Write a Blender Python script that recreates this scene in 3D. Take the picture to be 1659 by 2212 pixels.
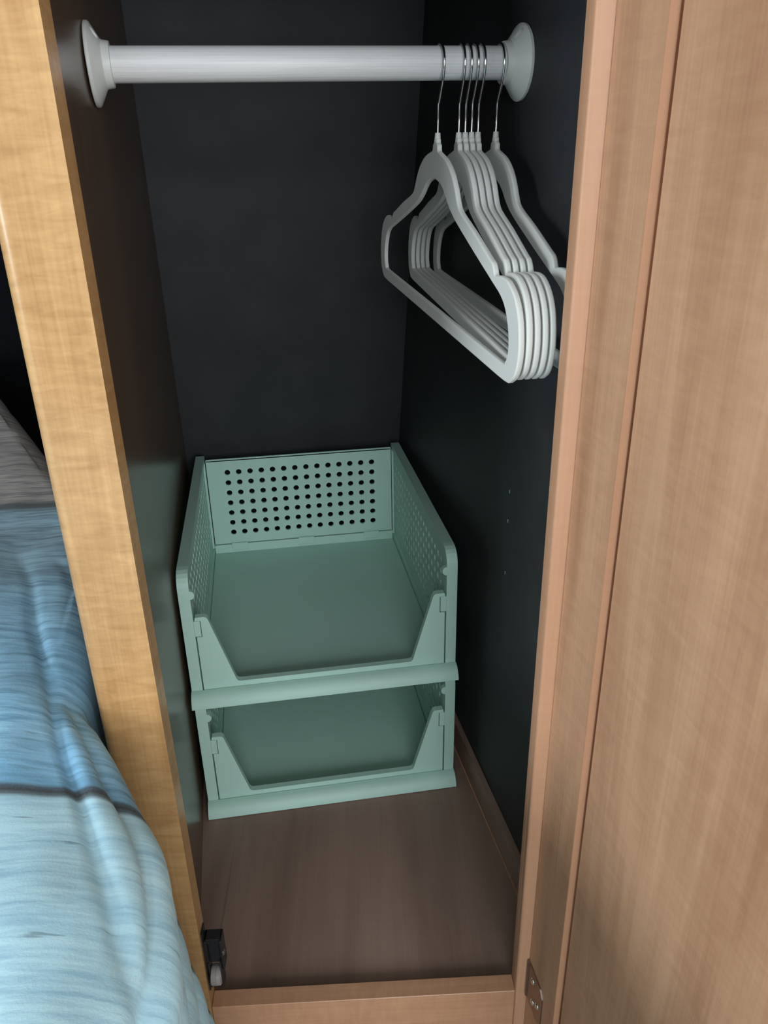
import bpy, bmesh, math, random
from mathutils import Vector, Matrix
random.seed(7)
for o in list(bpy.data.objects):
    bpy.data.objects.remove(o, do_unlink=True)
S = bpy.context.scene
C = S.collection

# ------------------------------------------------------------------ camera
CAM = (0.16484, -0.50573, 0.77157)
YAW, PITCH, ROLL, FPX = 0.036629, 0.426753, -0.019265, 1661.5
fw = Vector((math.sin(YAW)*math.cos(PITCH), math.cos(YAW)*math.cos(PITCH), -math.sin(PITCH)))
rt = Vector((math.cos(YAW), -math.sin(YAW), 0))
up = rt.cross(fw)
r2 = rt*math.cos(ROLL) + up*math.sin(ROLL)
u2 = -rt*math.sin(ROLL) + up*math.cos(ROLL)
cd = bpy.data.cameras.new('camera')
cd.sensor_fit = 'HORIZONTAL'
cd.sensor_width = 36.0
cd.lens = FPX/1659*36.0
cd.clip_start = 0.01
co = bpy.data.objects.new('camera', cd)
C.objects.link(co)
m3 = Matrix((r2, u2, -fw)).transposed()
co.matrix_world = Matrix.Translation(CAM) @ m3.to_4x4()
S.camera = co

# ------------------------------------------------------------------ world, lights, exposure
w = bpy.data.worlds.new('world')
S.world = w
w.use_nodes = True
w.node_tree.nodes['Background'].inputs[0].default_value = (0.75, 0.87, 1.0, 1)
w.node_tree.nodes['Background'].inputs[1].default_value = 0.35

def area(name, loc, target, sx, sy, power, col):
    l = bpy.data.lights.new(name, 'AREA')
    l.shape = 'RECTANGLE'
    l.size, l.size_y, l.energy, l.color = sx, sy, power, col
    o = bpy.data.objects.new(name, l)
    C.objects.link(o)
    o.location = loc
    d = Vector(target) - Vector(loc)
    o.rotation_euler = d.to_track_quat('-Z', 'Y').to_euler()
    return o
# daylight through the bedroom's two windows (rear wall and wall beside the bed)
area('window_daylight_rear', (0.50, -1.93, 0.90), (0.25, 0.0, 0.65), 1.4, 0.9, 40.0, (0.88, 0.95, 1.0))
area('window_daylight_side', (-1.52, -0.85, 0.90), (0.0, -0.35, 0.45), 0.9, 0.6, 30.0, (0.86, 0.95, 1.0))
S.view_settings.view_transform = 'Standard'
S.view_settings.look = 'None'
S.view_settings.gamma = 1.0
S.view_settings.use_curve_mapping = False
S.view_settings.exposure = 0.02

# ------------------------------------------------------------------ materials
def sock(nt, v):
    return v
class NT:
    def __init__(s, name):
        s.m = bpy.data.materials.new(name)
        s.m.use_nodes = True
        s.t = s.m.node_tree
        s.b = s.t.nodes['Principled BSDF']
    def n(s, typ, ins=None, **kw):
        x = s.t.nodes.new(typ)
        for k, v in kw.items():
            setattr(x, k, v)
        for k, v in (ins or {}).items():
            if isinstance(v, bpy.types.NodeSocket):
                s.t.links.new(v, x.inputs[k])
            else:
                x.inputs[k].default_value = v
        return x
    def mapping(s, src, scale, loc=(0, 0, 0), rot=(0, 0, 0)):
        return s.n('ShaderNodeMapping', {'Vector': src, 'Scale': scale, 'Location': loc, 'Rotation': rot}).outputs[0]
    def noise(s, vec, scale, detail=3, rough=0.55, dist=0.0):
        return s.n('ShaderNodeTexNoise', {'Vector': vec, 'Scale': scale, 'Detail': detail, 'Roughness': rough, 'Distortion': dist}).outputs['Fac']
    def ramp(s, fac, stops):
        r = s.n('ShaderNodeValToRGB', {'Fac': fac})
        e = r.color_ramp.elements
        while len(e) < len(stops):
            e.new(0.5)
        for i, (p, c) in enumerate(stops):
            e[i].position = p
            e[i].color = (c, c, c, 1) if isinstance(c, (int, float)) else (*c, 1)
        return r.outputs[0]
    def mix(s, fac, a, b, mode='MIX'):
        x = s.t.nodes.new('ShaderNodeMix')
        x.data_type = 'RGBA'
        x.blend_type = mode
        for i, v in ((0, fac), (6, a), (7, b)):
            if isinstance(v, bpy.types.NodeSocket):
                s.t.links.new(v, x.inputs[i])
            elif i == 0:
                x.inputs[0].default_value = v
            else:
                x.inputs[i].default_value = (*v, 1) if len(v) == 3 else v
        return x.outputs[2]
    def math(s, op, a, b=0.0, c=None):
        x = s.n('ShaderNodeMath', operation=op)
        for i, v in enumerate((a, b, c)):
            if v is None:
                continue
            if isinstance(v, bpy.types.NodeSocket):
                s.t.links.new(v, x.inputs[i])
            else:
                x.inputs[i].default_value = v
        return x.outputs[0]
    def bump(s, h, strength=0.2, dist=0.001):
        b = s.n('ShaderNodeBump', {'Height': h, 'Strength': strength, 'Distance': dist})
        s.t.links.new(b.outputs[0], s.b.inputs['Normal'])
    def set(s, **kw):
        for k, v in kw.items():
            k = k.replace('_', ' ')
            if isinstance(v, bpy.types.NodeSocket):
                s.t.links.new(v, s.b.inputs[k])
            else:
                s.b.inputs[k].default_value = (*v, 1) if isinstance(v, tuple) else v
        return s
    def coord(s):
        return s.n('ShaderNodeTexCoord').outputs['Object']

def wood(name, light, dark, along=2, figure=0.5, rough=0.42, streak=1.0, cath=0.35, spec=0.5, coat=0.0):
    k = NT(name)
    c = k.coord()
    sc = [1.0, 1.0, 1.0]
    sc[along] = 0.06
    g = k.noise(k.mapping(c, tuple(sc)), 70, 4, 0.6, 0.4)            # long grain streaks
    sc2 = [1.0, 1.0, 1.0]
    sc2[along] = 0.02
    fine = k.noise(k.mapping(c, tuple(sc2)), 420, 2, 0.5)           # fine pores
    sc3 = [0.25, 0.25, 0.25]
    sc3[along] = 1.0
    fig = k.noise(k.mapping(c, tuple(sc3)), 130, 3, 0.6, 0.6)       # fiddleback figure across the grain
    sc4 = [1.0, 1.0, 1.0]
    sc4[along] = 0.14
    big = k.noise(k.mapping(c, tuple(sc4)), 9, 3, 0.5, 1.2)         # broad tone changes
    f = k.math('ADD', k.math('MULTIPLY', g, 0.5*streak), k.math('MULTIPLY', fine, 0.25*streak))
    f = k.math('ADD', f, k.math('MULTIPLY', fig, 0.5*figure))
    f = k.math('ADD', f, k.math('MULTIPLY', big, cath))
    mean = 0.5*(0.75*streak + 0.5*figure + cath)
    f = k.math('ADD', f, 0.5-mean)
    col = k.mix(k.ramp(f, [(0.28, 0.0), (0.72, 1.0)]), dark, light)
    flk = k.noise(k.mapping(c, tuple(sc2)), 60, 2, 0.5)              # occasional dark mineral flecks
    col = k.mix(k.ramp(flk, [(0.735, 0.0), (0.78, 0.55)]), col, tuple(v*0.45 for v in dark))
    k.set(Base_Color=col, Roughness=rough, Specular_IOR_Level=spec, Coat_Weight=coat, Coat_Roughness=0.18)
    k.bump(fine, 0.06, 0.0005)
    return k.m

M = {}
M['stile'] = wood('maple_laminate', (0.59, 0.35, 0.155), (0.40, 0.212, 0.08), 2, 1.4, 0.34, 1.2, coat=0.3)
M['rail'] = wood('maple_laminate_rail', (0.60, 0.335, 0.20), (0.45, 0.23, 0.13), 0, 0.9, 0.42)
M['door'] = wood('maple_laminate_door', (0.62, 0.355, 0.215), (0.41, 0.21, 0.115), 2, 0.6, 0.5, 1.0, 1.1)
M['edge'] = wood('maple_edge_band', (0.62, 0.34, 0.205), (0.50, 0.26, 0.15), 2, 0.4, 0.5)
M['floor_wood'] = wood('shelf_floor_laminate', (0.34, 0.225, 0.18), (0.205, 0.13, 0.10), 1, 0.2, 0.45, 0.7, 1.0)
M['left_panel'] = wood('dark_glossy_laminate', (0.16, 0.10, 0.065), (0.09, 0.055, 0.036), 2, 0.1, 0.26, 1.0, 0.5, spec=0.24)

k = NT('dark_wallboard')
c = k.coord()
f = k.noise(c, 14, 5, 0.6)
fb = k.noise(c, 900, 2, 0.6)
k.set(Base_Color=k.mix(k.ramp(f, [(0.3, 0.0), (0.7, 1.0)]), (0.023, 0.025, 0.029), (0.036, 0.037, 0.040)), Roughness=0.6, Specular_IOR_Level=0.4)
k.bump(fb, 0.15, 0.0006)
M['dark'] = k.m

k = NT('sage_plastic')
c = k.coord()
k.set(Base_Color=(0.45, 0.665, 0.585), Roughness=0.5, Specular_IOR_Level=0.4)
k.bump(k.noise(c, 1500, 2, 0.5), 0.08, 0.0003)
M['sage'] = k.m

k = NT('white_rod_plastic')
c = k.coord()
g = k.noise(k.mapping(c, (0.012, 1, 1)), 900, 3, 0.6)
k.set(Base_Color=k.mix(k.ramp(g, [(0.35, 0.0), (0.65, 1.0)]), (0.66, 0.66, 0.67), (0.76, 0.76, 0.76)), Roughness=0.45, Specular_IOR_Level=0.45)
k.bump(g, 0.35, 0.0004)
M['rod'] = k.m
k = NT('white_flange_plastic')
k.set(Base_Color=(0.66, 0.68, 0.66), Roughness=0.42)
k.bump(k.noise(k.coord(), 900, 2, 0.5), 0.05, 0.0003)
M['flange'] = k.m

k = NT('grey_velvet')
c = k.coord()
fz = k.noise(c, 1800, 3, 0.7)
k.set(Base_Color=k.mix(fz, (0.62, 0.635, 0.61), (0.77, 0.785, 0.755)), Roughness=0.9, Specular_IOR_Level=0.15, Sheen_Weight=0.25, Sheen_Roughness=0.4)
k.bump(fz, 0.25, 0.0004)
M['velvet'] = k.m

def metal(name, col, rough, mt=1.0):
    k = NT(name)
    k.set(Base_Color=col, Metallic=mt, Roughness=rough)
    k.bump(k.noise(k.coord(), 700, 2, 0.5), 0.03, 0.0002)
    return k.m
M['chrome'] = metal('chrome_wire', (0.80, 0.81, 0.83), 0.13)
M['screw'] = metal('zinc_screw', (0.85, 0.85, 0.82), 0.22)
M['hinge'] = metal('bronze_steel', (0.33, 0.26, 0.235), 0.38)
M['blacksteel'] = metal('black_steel', (0.05, 0.05, 0.055), 0.35, 0.6)
k = NT('grey_roller_plastic')
k.set(Base_Color=(0.34, 0.30, 0.30), Roughness=0.5)
k.bump(k.noise(k.coord(), 600, 2, 0.5), 0.05, 0.0002)
M['roller'] = k.m

# bedspread: printed weathered planks (UV: u across the bed in metres, v along the bed in metres)
k = NT('plank_print_fabric')
uv = k.n('ShaderNodeUVMap', uv_map='print').outputs[0]
sep = k.n('ShaderNodeSeparateXYZ', {'Vector': uv})
U, V = sep.outputs[0], sep.outputs[1]
warp = k.math('MULTIPLY', k.math('SUBTRACT', k.noise(k.mapping(uv, (1, 1, 1)), 7, 2, 0.5), 0.5), 0.016)
Vw = k.math('ADD', V, warp)
st1 = k.noise(k.mapping(uv, (2.2, 26, 1)), 3.2, 4, 0.6, 0.6)
st2 = k.noise(k.mapping(uv, (10, 95, 1)), 2.4, 3, 0.6, 0.5)
tone = k.noise(k.mapping(uv, (1.0, 4.0, 1)), 3.0, 3, 0.55)
fabr = k.noise(k.mapping(uv, (1, 1, 1)), 520, 2, 0.7)
grain = k.math('ADD', k.math('MULTIPLY', st1, 0.55), k.math('MULTIPLY', st2, 0.45))
gfac = k.ramp(grain, [(0.38, 0.0), (0.57, 1.0)])
def plank_col(dark, mid, light):
    a = k.mix(k.ramp(tone, [(0.35, 0.0), (0.65, 1.0)]), mid, light)
    return k.mix(gfac, dark, a)
aqua = plank_col((0.31, 0.56, 0.72), (0.46, 0.75, 0.90), (0.56, 0.84, 0.95))
blue = plank_col((0.10, 0.28, 0.46), (0.20, 0.50, 0.78), (0.33, 0.62, 0.85))
shaded_blue = plank_col((0.06, 0.12, 0.16), (0.17, 0.29, 0.36), (0.22, 0.37, 0.46))  # blue plank again, its far part darkened: shade put into the print
grey = plank_col((0.085, 0.068, 0.062), (0.30, 0.255, 0.24), (0.36, 0.315, 0.30))
def step(edge, wid=0.002):
    return k.ramp(k.math('ADD', k.math('MULTIPLY', k.math('SUBTRACT', Vw, edge), 0.5/wid), 0.5), [(0.0, 0.0), (1.0, 1.0)])
colr = k.mix(step(-0.105), aqua, blue)
colr = k.mix(step(0.10, 0.13), colr, shaded_blue)  # soft blend into the painted shade towards the far end
colr = k.mix(step(0.37), colr, grey)
def seam(edge, half=0.006):
    d = k.math('ABSOLUTE', k.math('SUBTRACT', Vw, edge))
    return k.ramp(d, [(half*0.6, 1.0), (half*1.25, 0.0)])
for e, h in ((-0.105, 0.0055), (0.37, 0.011)):
    colr = k.mix(seam(e, h), colr, (0.016, 0.016, 0.022))
dash = k.noise(k.mapping(uv, (14, 120, 1), (3.1, 1.7, 0)), 1.6, 2, 0.5)
colr = k.mix(k.ramp(dash, [(0.66, 0.0), (0.73, 0.55)]), colr, (0.05, 0.10, 0.14))
colr = k.mix(k.math('MULTIPLY', fabr, 0.12), colr, (0.75, 0.9, 0.95))
k.set(Base_Color=colr, Roughness=0.85, Specular_IOR_Level=0.2, Sheen_Weight=0.1)
k.bump(fabr, 0.25, 0.0006)
M['bedspread'] = k.m

k = NT('beige_wallpaper')
k.set(Base_Color=k.mix(k.noise(k.coord(), 40, 3, 0.5), (0.52, 0.47, 0.40), (0.58, 0.53, 0.46)), Roughness=0.8)
M['wall'] = k.m
k = NT('ceiling_white')
k.set(Base_Color=k.mix(k.noise(k.coord(), 60, 2, 0.5), (0.62, 0.61, 0.58), (0.68, 0.67, 0.64)), Roughness=0.8)
M['ceil'] = k.m
k = NT('painted_dark_recess')  # near-black colour stands in for the shade of the recess beyond the bed
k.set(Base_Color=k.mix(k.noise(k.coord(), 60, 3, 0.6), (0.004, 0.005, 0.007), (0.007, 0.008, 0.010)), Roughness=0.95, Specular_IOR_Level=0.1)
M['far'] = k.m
k = NT('brown_carpet')
f = k.noise(k.coord(), 300, 3, 0.7)
k.set(Base_Color=k.mix(f, (0.20, 0.15, 0.11), (0.34, 0.27, 0.21)), Roughness=0.95)
k.bump(f, 0.5, 0.004)
M['carpet'] = k.m

# ------------------------------------------------------------------ helpers
def link(o, parent=None):
    C.objects.link(o)
    if parent:
        o.parent = parent
    return o
def mesh(name, bm, mat, parent=None, smooth=False, angle=35):
    bmesh.ops.recalc_face_normals(bm, faces=bm.faces[:])
    me = bpy.data.meshes.new(name)
    bm.to_mesh(me)
    bm.free()
    me.materials.append(M[mat] if isinstance(mat, str) else mat)
    if smooth:
        for p in me.polygons:
            p.use_smooth = True
        me.set_sharp_from_angle(angle=math.radians(angle))
    return link(bpy.data.objects.new(name, me), parent)
def thing(name, label, cat, loc=(0, 0, 0), rz=0.0, group=None):
    o = bpy.data.objects.new(name, None)
    o.empty_display_size = 0.05
    C.objects.link(o)
    o.location = loc
    o.rotation_euler = (0, 0, rz)
    o['label'], o['category'] = label, cat
    if group:
        o['group'] = group
    return o
def structure(o):
    o['kind'] = 'structure'
    return o
def box(bm, x0, x1, y0, y1, z0, z1, bev=0.0, seg=2):
    r = bmesh.ops.create_cube(bm, size=1.0)
    vs = r['verts']
    for v in vs:
        v.co = Vector(((x0+x1)/2 + v.co.x*(x1-x0), (y0+y1)/2 + v.co.y*(y1-y0), (z0+z1)/2 + v.co.z*(z1-z0)))
    if bev > 0:
        es = list({e for v in vs for e in v.link_edges})
        bmesh.ops.bevel(bm, geom=es, offset=bev, segments=seg, profile=0.5, affect='EDGES')
def prism(bm, pts, axis_fn, d0, d1):
    """extrude a 2D polygon; axis_fn(a,b,d)->Vector"""
    A = [bm.verts.new(axis_fn(a, b, d0)) for a, b in pts]
    B = [bm.verts.new(axis_fn(a, b, d1)) for a, b in pts]
    bm.faces.new(A)
    bm.faces.new(B[::-1])
    n = len(pts)
    for i in range(n):
        bm.faces.new((A[i], A[(i+1) % n], B[(i+1) % n], B[i]))
def lathe(bm, prof, origin, axis, seg=32):
    """prof: (distance along axis, radius)"""
    axis = Vector(axis).normalized()
    a = axis.orthogonal().normalized()
    b = axis.cross(a)
    rings = []
    for d, r in prof:
        p = Vector(origin) + axis*d
        if r < 1e-6:
            rings.append([bm.verts.new(p)])
        else:
            rings.append([bm.verts.new(p + a*r*math.cos(2*math.pi*i/seg) + b*r*math.sin(2*math.pi*i/seg)) for i in range(seg)])
    for R0, R1 in zip(rings, rings[1:]):
        for i in range(seg):
            j = (i+1) % seg
            if len(R0) == 1 and len(R1) == 1:
                continue
            if len(R0) == 1:
                bm.faces.new((R0[0], R1[i], R1[j]))
            elif len(R1) == 1:
                bm.faces.new((R0[i], R1[0], R0[j]))
            else:
                bm.faces.new((R0[i], R1[i], R1[j], R0[j]))
def rounded(pts, rads, seg=5):
    """round the corners of a 2D polygon"""
    out = []
    n = len(pts)
    for i in range(n):
        p, q, s = Vector(pts[i-1]), Vector(pts[i]), Vector(pts[(i+1) % n])
        r = rads[i] if isinstance(rads, (list, tuple)) else rads
        if r <= 0:
            out.append(tuple(q))
            continue
        a, b = (p-q).normalized(), (s-q).normalized()
        ang = a.angle(b)
        t = min(r/math.tan(ang/2), 0.48*(p-q).length, 0.48*(s-q).length)
        for j in range(seg+1):
            f = j/seg
            out.append(tuple((q+a*t)*(1-f)**2 + q*2*f*(1-f) + (q+b*t)*f**2))
    return out
def from_curve(name, splines, mat, parent, dim='2D', extrude=0.0, bevel=0.0, bres=2, offset=0.0, cyclic=True, loc=None, rot=None):
    cu = bpy.data.curves.new(name, 'CURVE')
    cu.dimensions = dim
    if dim == '2D':
        cu.fill_mode = 'BOTH'
    cu.extrude, cu.bevel_depth, cu.bevel_resolution, cu.offset = extrude, bevel, bres, offset
    cu.use_fill_caps = True
    for pts in splines:
        sp = cu.splines.new('POLY')
        sp.points.add(len(pts)-1)
        for i, p in enumerate(pts):
            sp.points[i].co = (*p, 0, 1) if len(p) == 2 else (*p, 1)
        sp.use_cyclic_u = cyclic
    t = bpy.data.objects.new(name, cu)
    C.objects.link(t)
    dg = bpy.context.evaluated_depsgraph_get()
    me = bpy.data.meshes.new_from_object(t.evaluated_get(dg))
    bpy.data.objects.remove(t)
    bpy.data.curves.remove(cu)
    me.name = name
    me.materials.clear()
    me.materials.append(M[mat])
    for p in me.polygons:
        p.use_smooth = True
    me.set_sharp_from_angle(angle=math.radians(40))
    return link(bpy.data.objects.new(name, me), parent)
def smoothpoly(pts, cyclic=True, sub=5):
    """Catmull-Rom through points"""
    out = []
    n = len(pts)
    rng = n if cyclic else n-1
    for i in range(rng):
        g = (lambda j: pts[j % n]) if cyclic else (lambda j: pts[max(0, min(n-1, j))])
        p0, p1, p2, p3 = (Vector(g(i+d)) for d in (-1, 0, 1, 2))
        for s in range(sub):
            t = s/sub
            out.append(tuple(0.5*((2*p1) + (p2-p0)*t + (2*p0-5*p1+4*p2-p3)*t*t + (3*p1-p0-3*p2+p3)*t**3)))
    if not cyclic:
        out.append(tuple(pts[-1]))
    return out

# ------------------------------------------------------------------ wardrobe
W, T = 0.308, 0.0192
ZF = -0.01185                       # wardrobe floor, just below the top of the bottom rail
ZTOP, ZBOT = 1.02, -0.16
ward = thing('wardrobe', 'built-in maple wardrobe with dark interior and open hinged door', 'wardrobe')

bm = bmesh.new()
xl = -0.0518
prism(bm, [(0.0, 0.0)] + [(0.0, T), (xl, T)] + [(xl, 0.011)] +
      [(xl + 0.011*(1-math.cos(a)), 0.011*(1-math.sin(a))) for a in [math.pi/2*i/8 for i in range(1, 9)]],
      lambda a, b, d: Vector((a, b, d)), ZBOT, ZTOP)
st = mesh('stile', bm, 'stile', ward, True, 40)
st['label'] = 'left maple stile with rounded outer corner'
bm = bmesh.new()
prism(bm, [(W+0.0025, 0.0), (W+0.0008, 0.0008), (W, 0.0025), (W, T), (W+0.052, T), (W+0.052, 0.0)],
      lambda a, b, d: Vector((a, b, d)), ZBOT, ZTOP)
mesh('stile', bm, 'edge', ward, True, 40)
bm = bmesh.new()
box(bm, 0.0002, W-0.0002, 0.0003, 0.0184, ZBOT, 0.0, 0.0006, 1)
mesh('bottom_rail', bm, 'rail', ward)
bm = bmesh.new()
box(bm, 0.0, W, 0.0, 0.0184, 0.945, ZTOP, 0.0006, 1)
mesh('top_rail', bm, 'rail', ward)

# interior axes: the side walls run obliquely behind the face frame
AI = 0.164
EU = Vector((math.cos(AI), math.sin(AI), 0))
EV = Vector((-math.sin(AI), math.cos(AI), 0))
def uvz(u, v, z):
    return EU*u + EV*v + Vector((0, 0, z))
def lw(y, z):                        # left wall surface x
    return -0.050 - 0.15*(y-0.262) + 0.0128*(z-0.3)
bm = bmesh.new()
ys = (T, 0.90)
vv = []
for z in (ZBOT, ZTOP):
    for y in ys:
        vv.append(bm.verts.new((lw(y, z), y, z)))
        vv.append(bm.verts.new((lw(y, z)-0.006, y, z)))
a = vv
for f in ((0, 2, 6, 4), (1, 5, 7, 3), (0, 4, 5, 1), (2, 3, 7, 6), (0, 1, 3, 2), (4, 6, 7, 5)):
    bm.faces.new([a[i] for i in f])
p = mesh('side_panel', bm, 'left_panel', ward)
p['label'] = 'glossy dark wood side panel'
UR = 0.3585
def vfront(u):                       # v where the wall meets the back of the stile
    return (T - u*math.sin(AI))/math.cos(AI)
for v0, v1, off in ((vfront(UR)+0.0005, 0.1845, 0.0), (0.1853, 0.86, 0.0006)):
    bm = bmesh.new()
    prism(bm, [(UR+off, v0), (UR+0.008, v0), (UR+0.008, v1), (UR+off, v1)], lambda a, b, d: uvz(a, b, d), ZBOT, ZTOP)
    mesh('side_panel', bm, 'dark', ward)
for i, z in enumerate((0.452, 0.418, 0.355)):
    bm = bmesh.new()
    prism(bm, [(UR-0.0006, 0.176), (UR-0.0006, 0.1775), (UR+0.001, 0.1775), (UR+0.001, 0.176)], lambda a, b, d: uvz(a, b, d), z, z+0.004)
    mesh('staple', bm, 'screw', ward)
bm = bmesh.new()
def vback(z):
    return 0.7945 - 0.27*z
pts = [uvz(u, vback(z)+d, z) for d in (0, 0.008) for z in (ZBOT, ZTOP) for u in (-0.09, 0.372)]
vs = [bm.verts.new(q) for q in pts]
for f in ((0, 1, 3, 2), (4, 6, 7, 5), (0, 4, 5, 1), (2, 3, 7, 6), (0, 2, 6, 4), (1, 5, 7, 3)):
    bm.faces.new([vs[i] for i in f])
mesh('back_panel', bm, 'dark', ward)
bm = bmesh.new()
fl = [Vector((lw(0.0184, 0), 0.0184, 0)), Vector((0.36, 0.0184, 0)), uvz(UR+0.002, 0.86, 0), Vector((lw(0.86, 0), 0.86, 0))]
prism(bm, [(q.x, q.y) for q in fl], lambda a, b, d: Vector((a, b, d)), ZF-0.012, ZF)
mesh('floor_panel', bm, 'floor_wood', ward)
bm = bmesh.new()
prism(bm, [(q.x, q.y) for q in fl], lambda a, b, d: Vector((a, b, d)), 0.985, 1.0)
mesh('top_panel', bm, 'dark', ward)
bm = bmesh.new()
UC = 0.3515
prism(bm, [(UC, vfront(UC)+0.001), (UR, vfront(UR)+0.001), (UR, 0.80), (UC, 0.80)], lambda a, b, d: uvz(a, b, d), ZF, ZF+0.044)
p = mesh('cleat', bm, 'floor_wood', ward)
p['label'] = 'low wooden cleat along foot of side wall'
bm = bmesh.new()
prism(bm, [(UC-0.0012, vfront(UC)+0.002), (UC+0.0002, vfront(UC)+0.002), (UC+0.0002, 0.79), (UC-0.0012, 0.79)], lambda a, b, d: uvz(a, b, d), ZF, ZF+0.0007)
mesh('caulk_line', bm, 'rail', ward)

# door, hinged on the stile, swung a little past square; local axes: s along the door, n = thickness (away from opening), z
HB = math.radians(8.0)
HX = 0.3195
DS = Vector((math.sin(HB), -math.cos(HB), 0))
DN = Vector((math.cos(HB), math.sin(HB), 0))
def dr(s, n, z):
    return Vector((HX, -0.0006, 0)) + DS*s + DN*n + Vector((0, 0, z))
SW = 0.0605
bm = bmesh.new()
prism(bm, [(0.002, 0.0125), (0.335, 0.0125), (0.335, 0.020), (0.002, 0.020)], lambda a, b, d: dr(a, b, d), -0.06, 0.98)
door = mesh('door', bm, 'door', ward)
door['label'] = 'open maple door with raised hinge strip'
def strip_poly(s0, s1):
    return [(s0, 0.0), (s1, 0.0), (s1, 0.0124), (s0, 0.0124)]
bm = bmesh.new()
prism(bm, strip_poly(0.001, SW), lambda a, b, d: dr(a, b, d), -0.06, 0.98)
hs = mesh('hinge_strip', bm, 'door', door)
bm = bmesh.new()
box(bm, 0, 1, 0, 1, 0, 1)
for v in bm.verts:
    q = v.co.copy()
    v.co = dr(SW+0.0001 + q.x*0.0006, 0.0001 + q.y*0.0058, -0.06 + q.z*1.04)
mesh('edge_band', bm, 'edge', door)
# thin panel skin laid beside the strip, leaving a narrow open groove
bm = bmesh.new()
prism(bm, [(SW+0.0056, 0.0048), (0.335, 0.0048), (0.335, 0.0124), (SW+0.0056, 0.0124)], lambda a, b, d: dr(a, b, d), -0.06, 0.98)
mesh('door_panel', bm, 'door', door)

# hinge leaf and screws
bm = bmesh.new()
leaf = rounded([(0.001, -0.002), (0.030, -0.002), (0.0375, 0.006), (0.0375, 0.041), (0.031, 0.049), (0.001, 0.049)], 0.003, 3)
prism(bm, leaf, lambda a, b, d: dr(a, d, b), -0.0013, 0.0002)
lathe(bm, [(0, 0.0), (0, 0.0017), (0.051, 0.0017), (0.051, 0.0)], dr(0.0022, -0.0010, -0.002), (0, 0, 1), 14)
hinge = mesh('hinge', bm, 'hinge', ward, True, 40)
hinge['label'] = 'bronze-coloured steel hinge leaf with bright screws'
for s, z in ((0.0141, 0.0359), (0.0175, 0.0093), (0.0284, 0.0194)):
    bm = bmesh.new()
    lathe(bm, [(0, 0.0034), (0.0006, 0.0033), (0.0013, 0.0024), (0.0016, 0.001), (0.0016, 0.0)], dr(s, -0.0012, z), -DN, 14)
    mesh('screw', bm, 'screw', hinge, True, 50)

# roller catch on the inside of the left stile
catch = bpy.data.objects.new('x', None)
bpy.data.objects.remove(catch)
bm = bmesh.new()
box(bm, 0.0003, 0.0016, 0.003, 0.0165, 0.022, 0.104, 0.0005, 1)       # mounting plate
box(bm, 0.0016, 0.0185, 0.0055, 0.0175, 0.086, 0.0925, 0.0008, 2)      # top bridge
box(bm, 0.0016, 0.0042, 0.0030, 0.0175, 0.052, 0.0925, 0.0008, 2)      # cheeks
box(bm, 0.0163, 0.0188, 0.0030, 0.0175, 0.052, 0.0925, 0.0008, 2)
box(bm, 0.0042, 0.0163, 0.0080, 0.0165, 0.057, 0.086, 0.0008, 2)       # spring block
box(bm, 0.0030, 0.0046, 0.0010, 0.0130, 0.030, 0.064, 0.0006, 2)       # roller arms
box(bm, 0.0146, 0.0162, 0.0010, 0.0130, 0.030, 0.064, 0.0006, 2)
cat = mesh('roller_catch', bm, 'blacksteel', ward)
cat['label'] = 'black steel roller catch with grey roller'
bm = bmesh.new()
lathe(bm, [(0, 0.0), (0, 0.0088), (0.0006, 0.0096), (0.0045, 0.0099), (0.0050, 0.0093), (0.0055, 0.0099), (0.0092, 0.0096), (0.0098, 0.0088), (0.0098, 0.0)], (0.0047, 0.0045, 0.0440), (1, 0, 0), 20)
mesh('roller', bm, 'roller', cat, True, 45)
for x, y, z, ax in ((0.0016, 0.0065, 0.0765, (1, 0, 0)), (0.0016, 0.0085, 0.0265, (1, 0, 0)), (0.0186, 0.006, 0.074, (1, 0, 0))):
    bm = bmesh.new()
    lathe(bm, [(0, 0.0030), (0.0008, 0.0030), (0.0016, 0.0018), (0.0018, 0.0)], (x, y, z), ax, 12)
    mesh('screw', bm, 'screw', cat, True, 50)

# ------------------------------------------------------------------ closet rod
A0 = Vector((-0.0193, 0.198, 0.845))
A1 = Vector((0.3063, 0.2567, 0.848))
AX = (A1-A0).normalized()
RR = 0.0130
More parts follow.
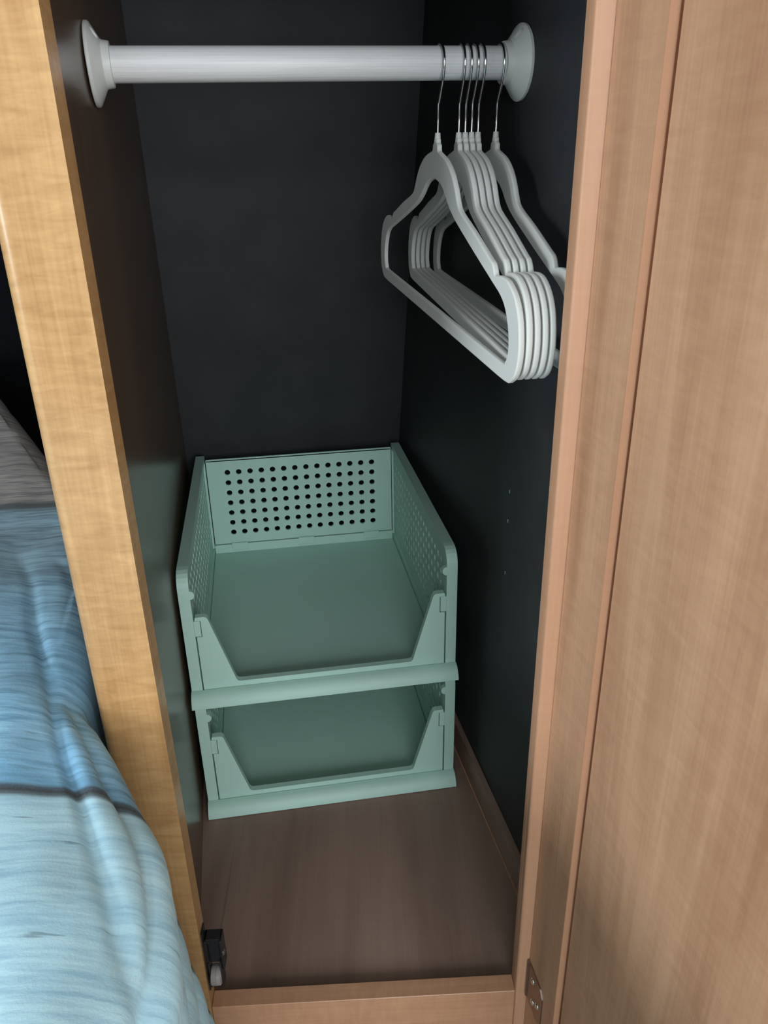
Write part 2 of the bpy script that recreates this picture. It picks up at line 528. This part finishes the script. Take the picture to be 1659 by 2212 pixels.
# wall contact points along the axis
tl = -0.0165
for _ in range(20):
    q = A0 + AX*tl
    tl += (lw(q.y, q.z) - q.x)/(AX.x + 0.15*AX.y)
q = A0
tr = (UR - 0.0002 - A0.dot(EU))/AX.dot(EU)
PL, PR = A0 + AX*(tl+0.0006), A0 + AX*(tr)
rod = thing('closet_rod', 'white ribbed closet rod spanning the wardrobe between two round flanges', 'closet rod', PL)
bm = bmesh.new()
L = (PR-PL).length
lathe(bm, [(0.002, 0.0), (0.002, RR), (L-0.002, RR), (L-0.002, 0.0)], (0, 0, 0), (1, 0, 0), 64)
tube = mesh('tube', bm, 'rod', rod, True, 50)
tube.rotation_euler = AX.to_track_quat('X', 'Z').to_euler()
def flange(pos, axis, depth):
    bm = bmesh.new()
    d = depth
    lathe(bm, [(0, 0.0), (0, 0.0292), (0.0006, 0.0298), (0.0028, 0.0298), (0.0040, 0.0288), (d-0.0066, 0.0182), (d-0.0058, 0.0173), (d-0.0052, 0.0171), (d-0.0004, 0.0163), (d, 0.0158), (d, 0.0)],
          (0, 0, 0), axis, 56)
    f = mesh('flange', bm, 'flange', rod, True, 28)
    f.location = Vector(pos)-PL
    # screw slot sunk into the top of the cone
    bm = bmesh.new()
    ax = Vector(axis).normalized()
    upv = (Vector((0, 0, 1)) - ax*ax.z).normalized()
    sd = ax.cross(upv)
    if sd.y > 0:
        sd = -sd
    upv, sd = upv*math.cos(0.5) + sd*math.sin(0.5), sd*math.cos(0.5) - upv*math.sin(0.5)
    ring = []
    for i in range(20):
        a = 2*math.pi*i/20
        ring.append(upv*(0.0232 + 0.0043*math.sin(a)) + sd*(0.0030*math.cos(a)))
    b0 = [bm.verts.new(r + ax*0.0006) for r in ring]
    b1 = [bm.verts.new(r + ax*0.03) for r in ring]
    bm.faces.new(b0)
    bm.faces.new(b1[::-1])
    for i in range(20):
        bm.faces.new((b0[i], b0[(i+1) % 20], b1[(i+1) % 20], b1[i]))
    cut = mesh('cutter', bm, 'flange')
    cut.location = Vector(pos)
    md = f.modifiers.new('slot', 'BOOLEAN')
    md.operation, md.object, md.solver = 'DIFFERENCE', cut, 'EXACT'
    bpy.context.view_layer.update()
    me = bpy.data.meshes.new_from_object(f.evaluated_get(bpy.context.evaluated_depsgraph_get()))
    f.modifiers.clear()
    f.data = me
    bpy.data.objects.remove(cut)
    return f
flange(PL, AX, 0.0165)
flange(PR, -AX, 0.0185)

# ------------------------------------------------------------------ hangers
half_out = [(3.4, 1.0), (4.2, -2.0), (7.2, -4.0), (8.5, -8.5), (14, -10.0), (34, -14.8), (51, -23.5), (63, -34.5), (70, -43.5), (80, -51.0), (115, -61.5), (155, -75.0),
            (163, -77.5), (167.5, -81.5), (170.5, -85.5), (176, -84.8), (186, -83.8), (198, -85.0), (212, -92.0), (222, -103), (227.5, -117), (229, -132), (225, -146), (216, -154), (204, -157), (150, -157.2), (60, -157.2)]
half_in = [(0, -32.0), (12, -33.5), (24, -37), (34, -42.5), (46, -50.5), (66, -59.8), (120, -77.5), (165, -91.5), (185, -98), (197, -106), (205.5, -120), (207.5, -134), (203, -142), (194, -144.7), (120, -144.8), (50, -144.8)]
def both(h, skip0=False):
    r = [(a/1000, b/1000) for a, b in h]
    l = [(-a/1000, b/1000) for a, b in h[::-1] if not (skip0 and a == 0)]
    return r + l
KS = 0.985                           # width scale
outer = smoothpoly([(a*KS, b) for a, b in both(half_out)], True, 3)
inner = smoothpoly([(a*KS, b) for a, b in both(half_in, True)], True, 3)
HR = 0.0150                          # hook radius (wire centre)
def hanger_proto():
    body = from_curve('body', [outer, inner], 'velvet', None, '2D', extrude=0.0009, bevel=0.0014, bres=3, offset=-0.0014)
    zc = 0.0586                      # rod axis height above neck, hook centre a little below
    zc2 = zc + RR + 0.0012 - HR
    path = [(0, -0.004, 0), (0, 0.012, 0), (0, 0.0275, 0), (-0.001, 0.0295, 0), (-0.0105, zc2-0.0135, 0), (-0.0135, zc2-0.0075, 0)]
    for i in range(15):
        a = math.radians(192 - i*15)
        path.append((HR*math.cos(a), zc2 + HR*math.sin(a), 0))
    hook = from_curve('hook', [path], 'chrome', None, '3D', bevel=0.0011, bres=4, cyclic=False)
    bm = bmesh.new()
    lathe(bm, [(-0.002, 0.0), (-0.002, 0.0029), (0.0052, 0.0024), (0.0055, 0.0019), (0.0055, 0.0)], (0, 0, 0), (0, 1, 0), 14)
    col = mesh('collar', bm, 'velvet', None, True, 40)
    return body, hook, col
protos = hanger_proto()
HG = [(0.815, 0.7888, 1.7471, -0.0600, 'grey velvet hanger on the open side of the bunch, nearest mid-rod'),
      (0.8735, 0.7890, 1.6845, -0.0500, 'first of four bunched grey velvet hangers, facing the lone mid-rod hanger'),
      (0.8915, 0.7893, 1.6845, -0.0505, 'second of four bunched grey velvet hangers, counted from mid-rod'),
      (0.9095, 0.7893, 1.6845, -0.0515, 'third of four bunched grey velvet hangers, counted from mid-rod'),
      (0.9275, 0.7892, 1.6845, -0.0525, 'last of four bunched grey velvet hangers, facing the rod flange'),
      (0.9787, 0.7885, 1.7000, -0.0396, 'grey velvet hanger hung alone beside the rod flange, arm behind the stile')]
for i, (pp, z0, ph, ps, lab) in enumerate(HG):
    b = A0 + (A1-A0)*pp
    zneck = b.z - 0.0586
    h = thing('hanger', lab, 'hanger', (b.x, b.y, zneck), 0, 'grey velvet hangers on the rod')
    e = Matrix.Rotation(ph, 4, 'Z') @ Matrix.Rotation(math.pi/2, 4, 'X')
    for pr in protos:
        o = pr if i == 0 else pr.copy()
        if i:
            C.objects.link(o)
        o.parent = h
        o.matrix_basis = e @ (Matrix.Rotation(-ps, 4, 'Z'))

# ------------------------------------------------------------------ storage bins
BX, BY, BYAW, BW = -0.0469, 0.2740, 0.1171, 0.3331
BH, BS, BD, TP, LIP, HL = 0.1768, 0.1779, 0.4062, 0.0133, 0.0176, 0.0160

def perforated(bm, fn, a0, a1, b0, b1, holes, pa, pb, ra, rb, th, cols):
    """plate in (a,b) with elliptical holes; cols: list of (a_centre, [b_centres])"""
    def quad(x0, x1, y0, y1):
        if x1-x0 < 1e-6 or y1-y0 < 1e-6:
            return
        for d, rev in ((0, False), (th, True)):
            f = [bm.verts.new(fn(x, y, d)) for x, y in ((x0, y0), (x1, y0), (x1, y1), (x0, y1))]
            bm.faces.new(f[::-1] if rev else f)
    quad(a0, cols[0][0]-pa/2, b0, b1)
    quad(cols[-1][0]+pa/2, a1, b0, b1)
    per = [(-1, -1), (-.5, -1), (0, -1), (.5, -1), (1, -1), (1, -.5), (1, 0), (1, .5), (1, 1), (.5, 1), (0, 1), (-.5, 1), (-1, 1), (-1, .5), (-1, 0), (-1, -.5)]
    n = len(per)
    for ac, bs in cols:
        quad(ac-pa/2, ac+pa/2, b0, bs[0]-pb/2)
        quad(ac-pa/2, ac+pa/2, bs[-1]+pb/2, b1)
        for bc in bs:
            R = []
            for d in (0, th):
                o = [bm.verts.new(fn(ac+x*pa/2, bc+y*pb/2, d)) for x, y in per]
                i_ = []
                for x, y in per:
                    an = math.atan2(y, x)
                    i_.append(bm.verts.new(fn(ac+ra*math.cos(an), bc+rb*math.sin(an), d)))
                R.append((o, i_))
            for j in range(n):
                q = (j+1) % n
                bm.faces.new((R[0][0][j], R[0][0][q], R[0][1][q], R[0][1][j]))
                bm.faces.new((R[1][0][q], R[1][0][j], R[1][1][j], R[1][1][q]))
                bm.faces.new((R[0][1][j], R[0][1][q], R[1][1][q], R[1][1][j]))
    for (p0, p1) in (((a0, b0), (a1, b0)), ((a1, b0), (a1, b1)), ((a1, b1), (a0, b1)), ((a0, b1), (a0, b0))):
        bm.faces.new([bm.verts.new(fn(*p0, 0)), bm.verts.new(fn(*p1, 0)), bm.verts.new(fn(*p1, th)), bm.verts.new(fn(*p0, th))])

def ring_rim(bm, outer, inner, fn, d0, d1):
    """frame between two equally sampled loops"""
    n = len(outer)
    V = {}
    for nm, lp in (('o', outer), ('i', inner)):
        for d in (d0, d1):
            V[nm, d] = [bm.verts.new(fn(a, b, d)) for a, b in lp]
    for i in range(n):
        j = (i+1) % n
        bm.faces.new((V['o', d0][i], V['o', d0][j], V['i', d0][j], V['i', d0][i]))
        bm.faces.new((V['o', d1][j], V['o', d1][i], V['i', d1][i], V['i', d1][j]))
        bm.faces.new((V['o', d0][j], V['o', d0][i], V['o', d1][i], V['o', d1][j]))
        bm.faces.new((V['i', d0][i], V['i', d0][j], V['i', d1][j], V['i', d1][i]))

def make_bin():
    root = thing('storage_bin', '', 'storage bin')
    # tray
    bm = bmesh.new()
    box(bm, TP+0.0005, BW-TP-0.0005, 0.012, BD-0.006, 0.0015, 0.0050, 0.0006, 1)
    base = mesh('tray', bm, 'sage', root)
    # side panels: thick rim with a thin perforated web
    for sgn in (0, 1):
        bm = bmesh.new()
        def fn(v, h, d, sgn=sgn):
            return Vector((d if sgn == 0 else BW-d, v, h))
        ro = rounded([(0, 0.0), (BD, 0.0), (BD, BH), (0, BH)], [0.001, 0.001, 0.004, 0.024], 6)
        ri = rounded([(0.0145, 0.012), (BD-0.009, 0.012), (BD-0.009, BH-0.0085), (0.0145, BH-0.0085)], [0.001, 0.001, 0.003, 0.014], 6)
        ring_rim(bm, ro, ri, fn, 0.0, TP)
        es = [e for e in bm.edges if len(e.link_faces) == 2 and e.calc_face_angle(0) > 1.2]
        bmesh.ops.bevel(bm, geom=es, offset=0.0009, segments=2, profile=0.5, affect='EDGES')
        pa, pb = 0.0178, 0.0168
        cols = [(0.0440 + i*pa, [0.0428 + j*pb for j in range(7)]) for i in range(20)]
        perforated(bm, lambda a, b, d: fn(a, b, 0.0055 + d), 0.0135, BD-0.0085, 0.011, BH-0.008, None, pa, pb, 0.0048, 0.0048, 0.0045, cols)
        mesh('side_panel', bm, 'sage', root, False)
    # back panel on hinges
    bm = bmesh.new()
    cols = [(0.0478 + i*0.01826, [0.0412 + j*0.01795 for j in range(7)]) for i in range(14)]
    perforated(bm, lambda a, b, d: Vector((a, BD-0.0125 + d, b)), 0.0152, BW-0.0152, 0.0208, 0.1705, None, 0.01826, 0.01795, 0.0046, 0.0046, 0.0035, cols)
    bp = mesh('back_panel', bm, 'sage', root)
    bm = bmesh.new()
    box(bm, 0.0152, BW-0.0152, BD-0.0125, BD-0.009, 0.168, 0.1725, 0.0008, 1)
    box(bm, 0.0140, BW-0.0140, BD-0.0150, BD-0.004, 0.0030, 0.0195, 0.0012, 2)
    mesh('back_rail', bm, 'sage', root)
    for u in (0.056, BW/2+0.002, BW-0.052):
        bm = bmesh.new()
        box(bm, u-0.0135, u+0.0135, BD-0.0165, BD-0.0148, 0.0070, 0.0095, 0.0005, 1)
        box(bm, u-0.0135, u+0.0135, BD-0.0165, BD-0.0140, 0.0130, 0.0222, 0.0010, 2)
        box(bm, u-0.0120, u+0.0120, BD-0.0153, BD-0.0145, 0.0090, 0.0140)
        mesh('hinge_tab', bm, 'sage', bp)
    # front panel with a wide trapezoid cut-out
    bm = bmesh.new()
    m = lambda x: BW*1000-x
    raw = [(15.0, 13.5), (m(15.0), 13.5), (m(15.0), 119.5), (m(29.0), 119.5), (m(56.5), 23.0), (56.5, 23.0), (29.0, 119.5), (15.0, 119.5)]
    pts = rounded([(a/1000, b/1000) for a, b in raw], [0, 0, 0.002, 0.006, 0.006, 0.006, 0.006, 0.002], 5)
    prism(bm, pts, lambda a, b, d: Vector((a, d, b)), 0.0008, 0.0088)
    es = [e for e in bm.edges if len(e.link_faces) == 2 and e.calc_face_angle(0) > 1.2]
    bmesh.ops.bevel(bm, geom=es, offset=0.0007, segments=2, profile=0.5, affect='EDGES')
    fp = mesh('front_panel', bm, 'sage', root, True, 30)
    # latch tabs
    for sgn in (0, 1):
        bm = bmesh.new()
        a0, a1 = (0.0130, 0.0208) if sgn == 0 else (BW-0.0208, BW-0.0130)
        box(bm, a0, a1, -0.0008, 0.0030, 0.0935, 0.1150, 0.0008, 2)
        mesh('latch', bm, 'sage', root)
        bm = bmesh.new()
        g0, g1 = (0.0208, 0.0215) if sgn == 0 else (BW-0.0215, BW-0.0208)  # solid dark strips stand in for the shade around the latch
        box(bm, g0, g1, 0.0004, 0.0012, 0.0925, 0.1145)
        box(bm, min(a0, g0), max(a1, g1), 0.0004, 0.0012, 0.0925, 0.0934)
        mesh('latch_shade_strip', bm, 'gap_shade', root)
        bm = bmesh.new()
        uc = TP-0.0004 if sgn == 0 else BW-TP+0.0004
        lathe(bm, [(0, 0.0), (0, 0.0052), (0.0006, 0.0058), (0.007, 0.0058), (0.007, 0.0)], (uc, 0.0006, 0.1495), (0, 1, 0), 24)
        mesh('peg', bm, 'sage', root, True, 40)
    # rounded front lip
    bm = bmesh.new()
    prof = [(0.0100, 0.0), (0.0100, 0.0135), (0.0002, 0.0135), (-0.0003, HL), (-0.0045, HL-0.0004), (-0.0090, HL-0.0022), (-0.0128, HL-0.0055), (-0.0153, HL-0.0095), (-0.0168, 0.0035), (-LIP, 0.0)]
    prism(bm, prof, lambda v, h, u: Vector((u, v, h)), -0.0004, BW+0.0004)
    mesh('lip', bm, 'sage', root, True, 40)
    # low ledges that keep the bin above the one below
    for sgn in (0, 1):
        bm = bmesh.new()
        a0, a1 = (0.002, 0.011) if sgn == 0 else (BW-0.011, BW-0.002)
        box(bm, a0, a1, 0.02, BD-0.02, -0.0010, 0.0008)
        mesh('foot', bm, 'sage', root)
    return root
k = NT('gap_shade_green')  # darkened sage, painted shade for the strips beside the latches
k.set(Base_Color=k.mix(k.noise(k.coord(), 200), (0.03, 0.06, 0.05), (0.04, 0.075, 0.06)), Roughness=0.8)
M['gap_shade'] = k.m
def copy_tree(o, parent=None):
    c = o.copy()
    C.objects.link(c)
    c.parent = parent
    for ch in list(o.children):
        copy_tree(ch, c)
    return c
bin0 = make_bin()
bin1 = copy_tree(bin0)
bin0.location = (BX, BY, ZF+0.001)
bin0['label'] = 'sage green plastic stacking bin resting on the wardrobe floor'
bin1.location = (BX-0.0006, BY+0.001, ZF+0.001+BS)
bin1['label'] = 'sage green plastic stacking bin on top of the other bin'
for b in (bin0, bin1):
    b.rotation_euler = (0, 0, BYAW)
    b['group'] = 'stacked sage green bins'

# ------------------------------------------------------------------ bedspread
from mathutils import noise as mn
def sstep(a, b, x):
    t = max(0.0, min(1.0, (x-a)/(b-a)))
    return t*t*(3-2*t)
ZB = 0.400
KN = [(-0.75, 0.062), (-0.5, 0.062), (-0.3, 0.052), (-0.24, 0.052), (-0.18, 0.042), (-0.13, 0.023), (-0.08, -0.009), (-0.03, -0.038), (0.0, -0.060), (0.3, -0.115), (1.3, -0.715)]
def xedge(y):
    for (y0, x0), (y1, x1) in zip(KN, KN[1:]):
        if y0 <= y <= y1:
            return x0 + (x1-x0)*(y-y0)/(y1-y0)
    return KN[0][1]
ny, na = 300, 260
Y0, Y1 = -0.75, 1.25
RB = 0.045
grid = []
uvs = []
for i in range(ny+1):
    y = Y0 + (Y1-Y0)*i/ny
    row, urow = [], []
    xe = sum(xedge(y+d) for d in (-0.02, -0.01, 0.0, 0.01, 0.02))/5 if y < -0.02 else xedge(y)
    front = sstep(0.03, -0.06, y)
    for j in range(na+1):
        f = j/na
        # arc coordinate: a<0 on top, a>0 down the side
        a = -0.80*(1-f/0.55)**1.5 if f < 0.55 else 0.70*((f-0.55)/0.45)**1.6
        arc = RB*math.pi/2
        if a < 0:
            x, z, nx, nz = xe-RB+a, ZB, 0.0, 1.0
        elif a < arc:
            t = a/RB
            x, z, nx, nz = xe-RB+RB*math.sin(t), ZB-RB+RB*math.cos(t), math.sin(t), math.cos(t)
        else:
            dd = a-arc
            fl_ = (0.060*front)
            x, z, nx, nz = xe + fl_*dd, ZB-RB-dd, 1.0, 0.1
        side = sstep(-0.02, 0.25, a)
        # soft quilting on top, creases beside the edge, folds down the drape
        n1 = mn.noise(Vector((x*7, y*7, z*7)))
        n2 = mn.noise(Vector((x*22, y*16, z*20)))
        disp = (0.009*n1 + 0.004*n2)*(1.0 if a < 0.02 else 0.35 + 0.4*front)
        cr = abs(math.sin(math.pi*(a+0.012)/0.052 + 1.3*mn.noise(Vector((y*4.5, 4.0, a*2))) + 1.8*y))
        ramp_ = sstep(0.0, 0.05, a)*front
        disp -= ramp_*0.010*(1-cr)**2
        disp += ramp_*0.004
        ph = y*2*math.pi/0.13 + 2.2*mn.noise(Vector((y*6, 0.3, a*1.5)))
        disp += front*sstep(0.05, 0.4, a)*0.012*math.sin(ph + a*2.0)
        for c0, sl, wd, am in ((0.080, 0.50, 0.006, 0.0055), (0.080, 0.50, 0.030, 0.007), (0.17, 0.42, 0.035, 0.006), (0.235, 0.60, 0.008, 0.004), (0.015, 0.62, 0.007, 0.004)):
            dv = x + c0 + sl*y + 0.012*mn.noise(Vector((y*8, c0*50, 0)))
            disp -= nz*am*math.exp(-(dv/wd)**2)*sstep(0.30, 0.05, y)
        if y > -0.012 and nx > 0.2:
            disp = min(disp, 0.0)
        px, pz = x+nx*disp, z+nz*disp
        if y > -0.006:
            px = min(px, -0.0535 if y < 0.02 else lw(y, pz)-0.009)
        row.append((px, y, max(pz, -0.245)))
        urow.append((xe-RB+a, y))
    grid.append(row)
    uvs.append(urow)
bm = bmesh.new()
V = [[bm.verts.new(p) for p in r] for r in grid]
uvl = bm.loops.layers.uv.new('print')
for i in range(ny):
    for j in range(na):
        idx = ((i, j), (i, j+1), (i+1, j+1), (i+1, j))
        f = bm.faces.new([V[q][r] for q, r in idx])
        for lp, (q, r) in zip(f.loops, idx):
            lp[uvl].uv = uvs[q][r]
bs = mesh('bedspread', bm, 'bedspread', None, True, 180)
sd = bs.modifiers.new('thickness', 'SOLIDIFY')
sd.thickness, sd.offset = 0.006, -1.0
bs['label'] = 'blue and grey bedspread printed with weathered planks, draped beside the wardrobe'
bs['category'] = 'bedspread'

# ------------------------------------------------------------------ bedroom shell
def slab(name, x0, x1, y0, y1, z0, z1, mat):
    bm = bmesh.new()
    box(bm, x0, x1, y0, y1, z0, z1)
    return structure(mesh(name, bm, mat))
RX0, RX1, RY0, RY1, RZ0, RZ1 = -1.6, 1.25, -2.0, 1.4, -0.25, 1.55
slab('floor', RX0, RX1, RY0, RY1, RZ0-0.05, RZ0, 'carpet')
slab('ceiling', RX0, RX1, RY0, RY1, RZ1, RZ1+0.05, 'ceil')
slab('wall_right', RX1, RX1+0.05, RY0, RY1, RZ0, RZ1, 'wall')
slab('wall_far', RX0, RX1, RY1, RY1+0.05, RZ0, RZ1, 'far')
slab('wall_left', RX0-0.05, RX0, RY0, RY1, RZ0, RZ1, 'wall')
slab('wall_rear', RX0, RX1, RY0-0.05, RY0, RZ0, RZ1, 'wall')

k = NT('window_glass')
k.set(Base_Color=k.mix(k.noise(k.coord(), 3, 2, 0.5), (0.70, 0.76, 0.80), (0.76, 0.82, 0.86)), Roughness=0.1)
M['glass'] = k.m
for n, (cy, y0, y1, z0, z1) in ((1, (0, -0.20, 1.20, 0.45, 1.35)), (2, (1, -1.30, -0.40, 0.60, 1.20))):
    bm = bmesh.new()
    d0, d1 = (RY0, RY0+0.03) if cy == 0 else (RX0, RX0+0.03)
    for a0, a1, c0, c1 in ((y0-0.05, y1+0.05, z0-0.05, z0), (y0-0.05, y1+0.05, z1, z1+0.05), (y0-0.05, y0, z0, z1), (y1, y1+0.05, z0, z1)):
        if cy == 0:
            box(bm, a0, a1, d0, d1, c0, c1)
        else:
            box(bm, d0, d1, a0, a1, c0, c1)
    wf = structure(mesh('window_%d' % n, bm, 'ceil'))
    bm = bmesh.new()
    if cy == 0:
        box(bm, y0, y1, d0, d0+0.005, z0, z1)
    else:
        box(bm, d0, d0+0.005, y0, y1, z0, z1)
    mesh('pane', bm, 'glass', wf)
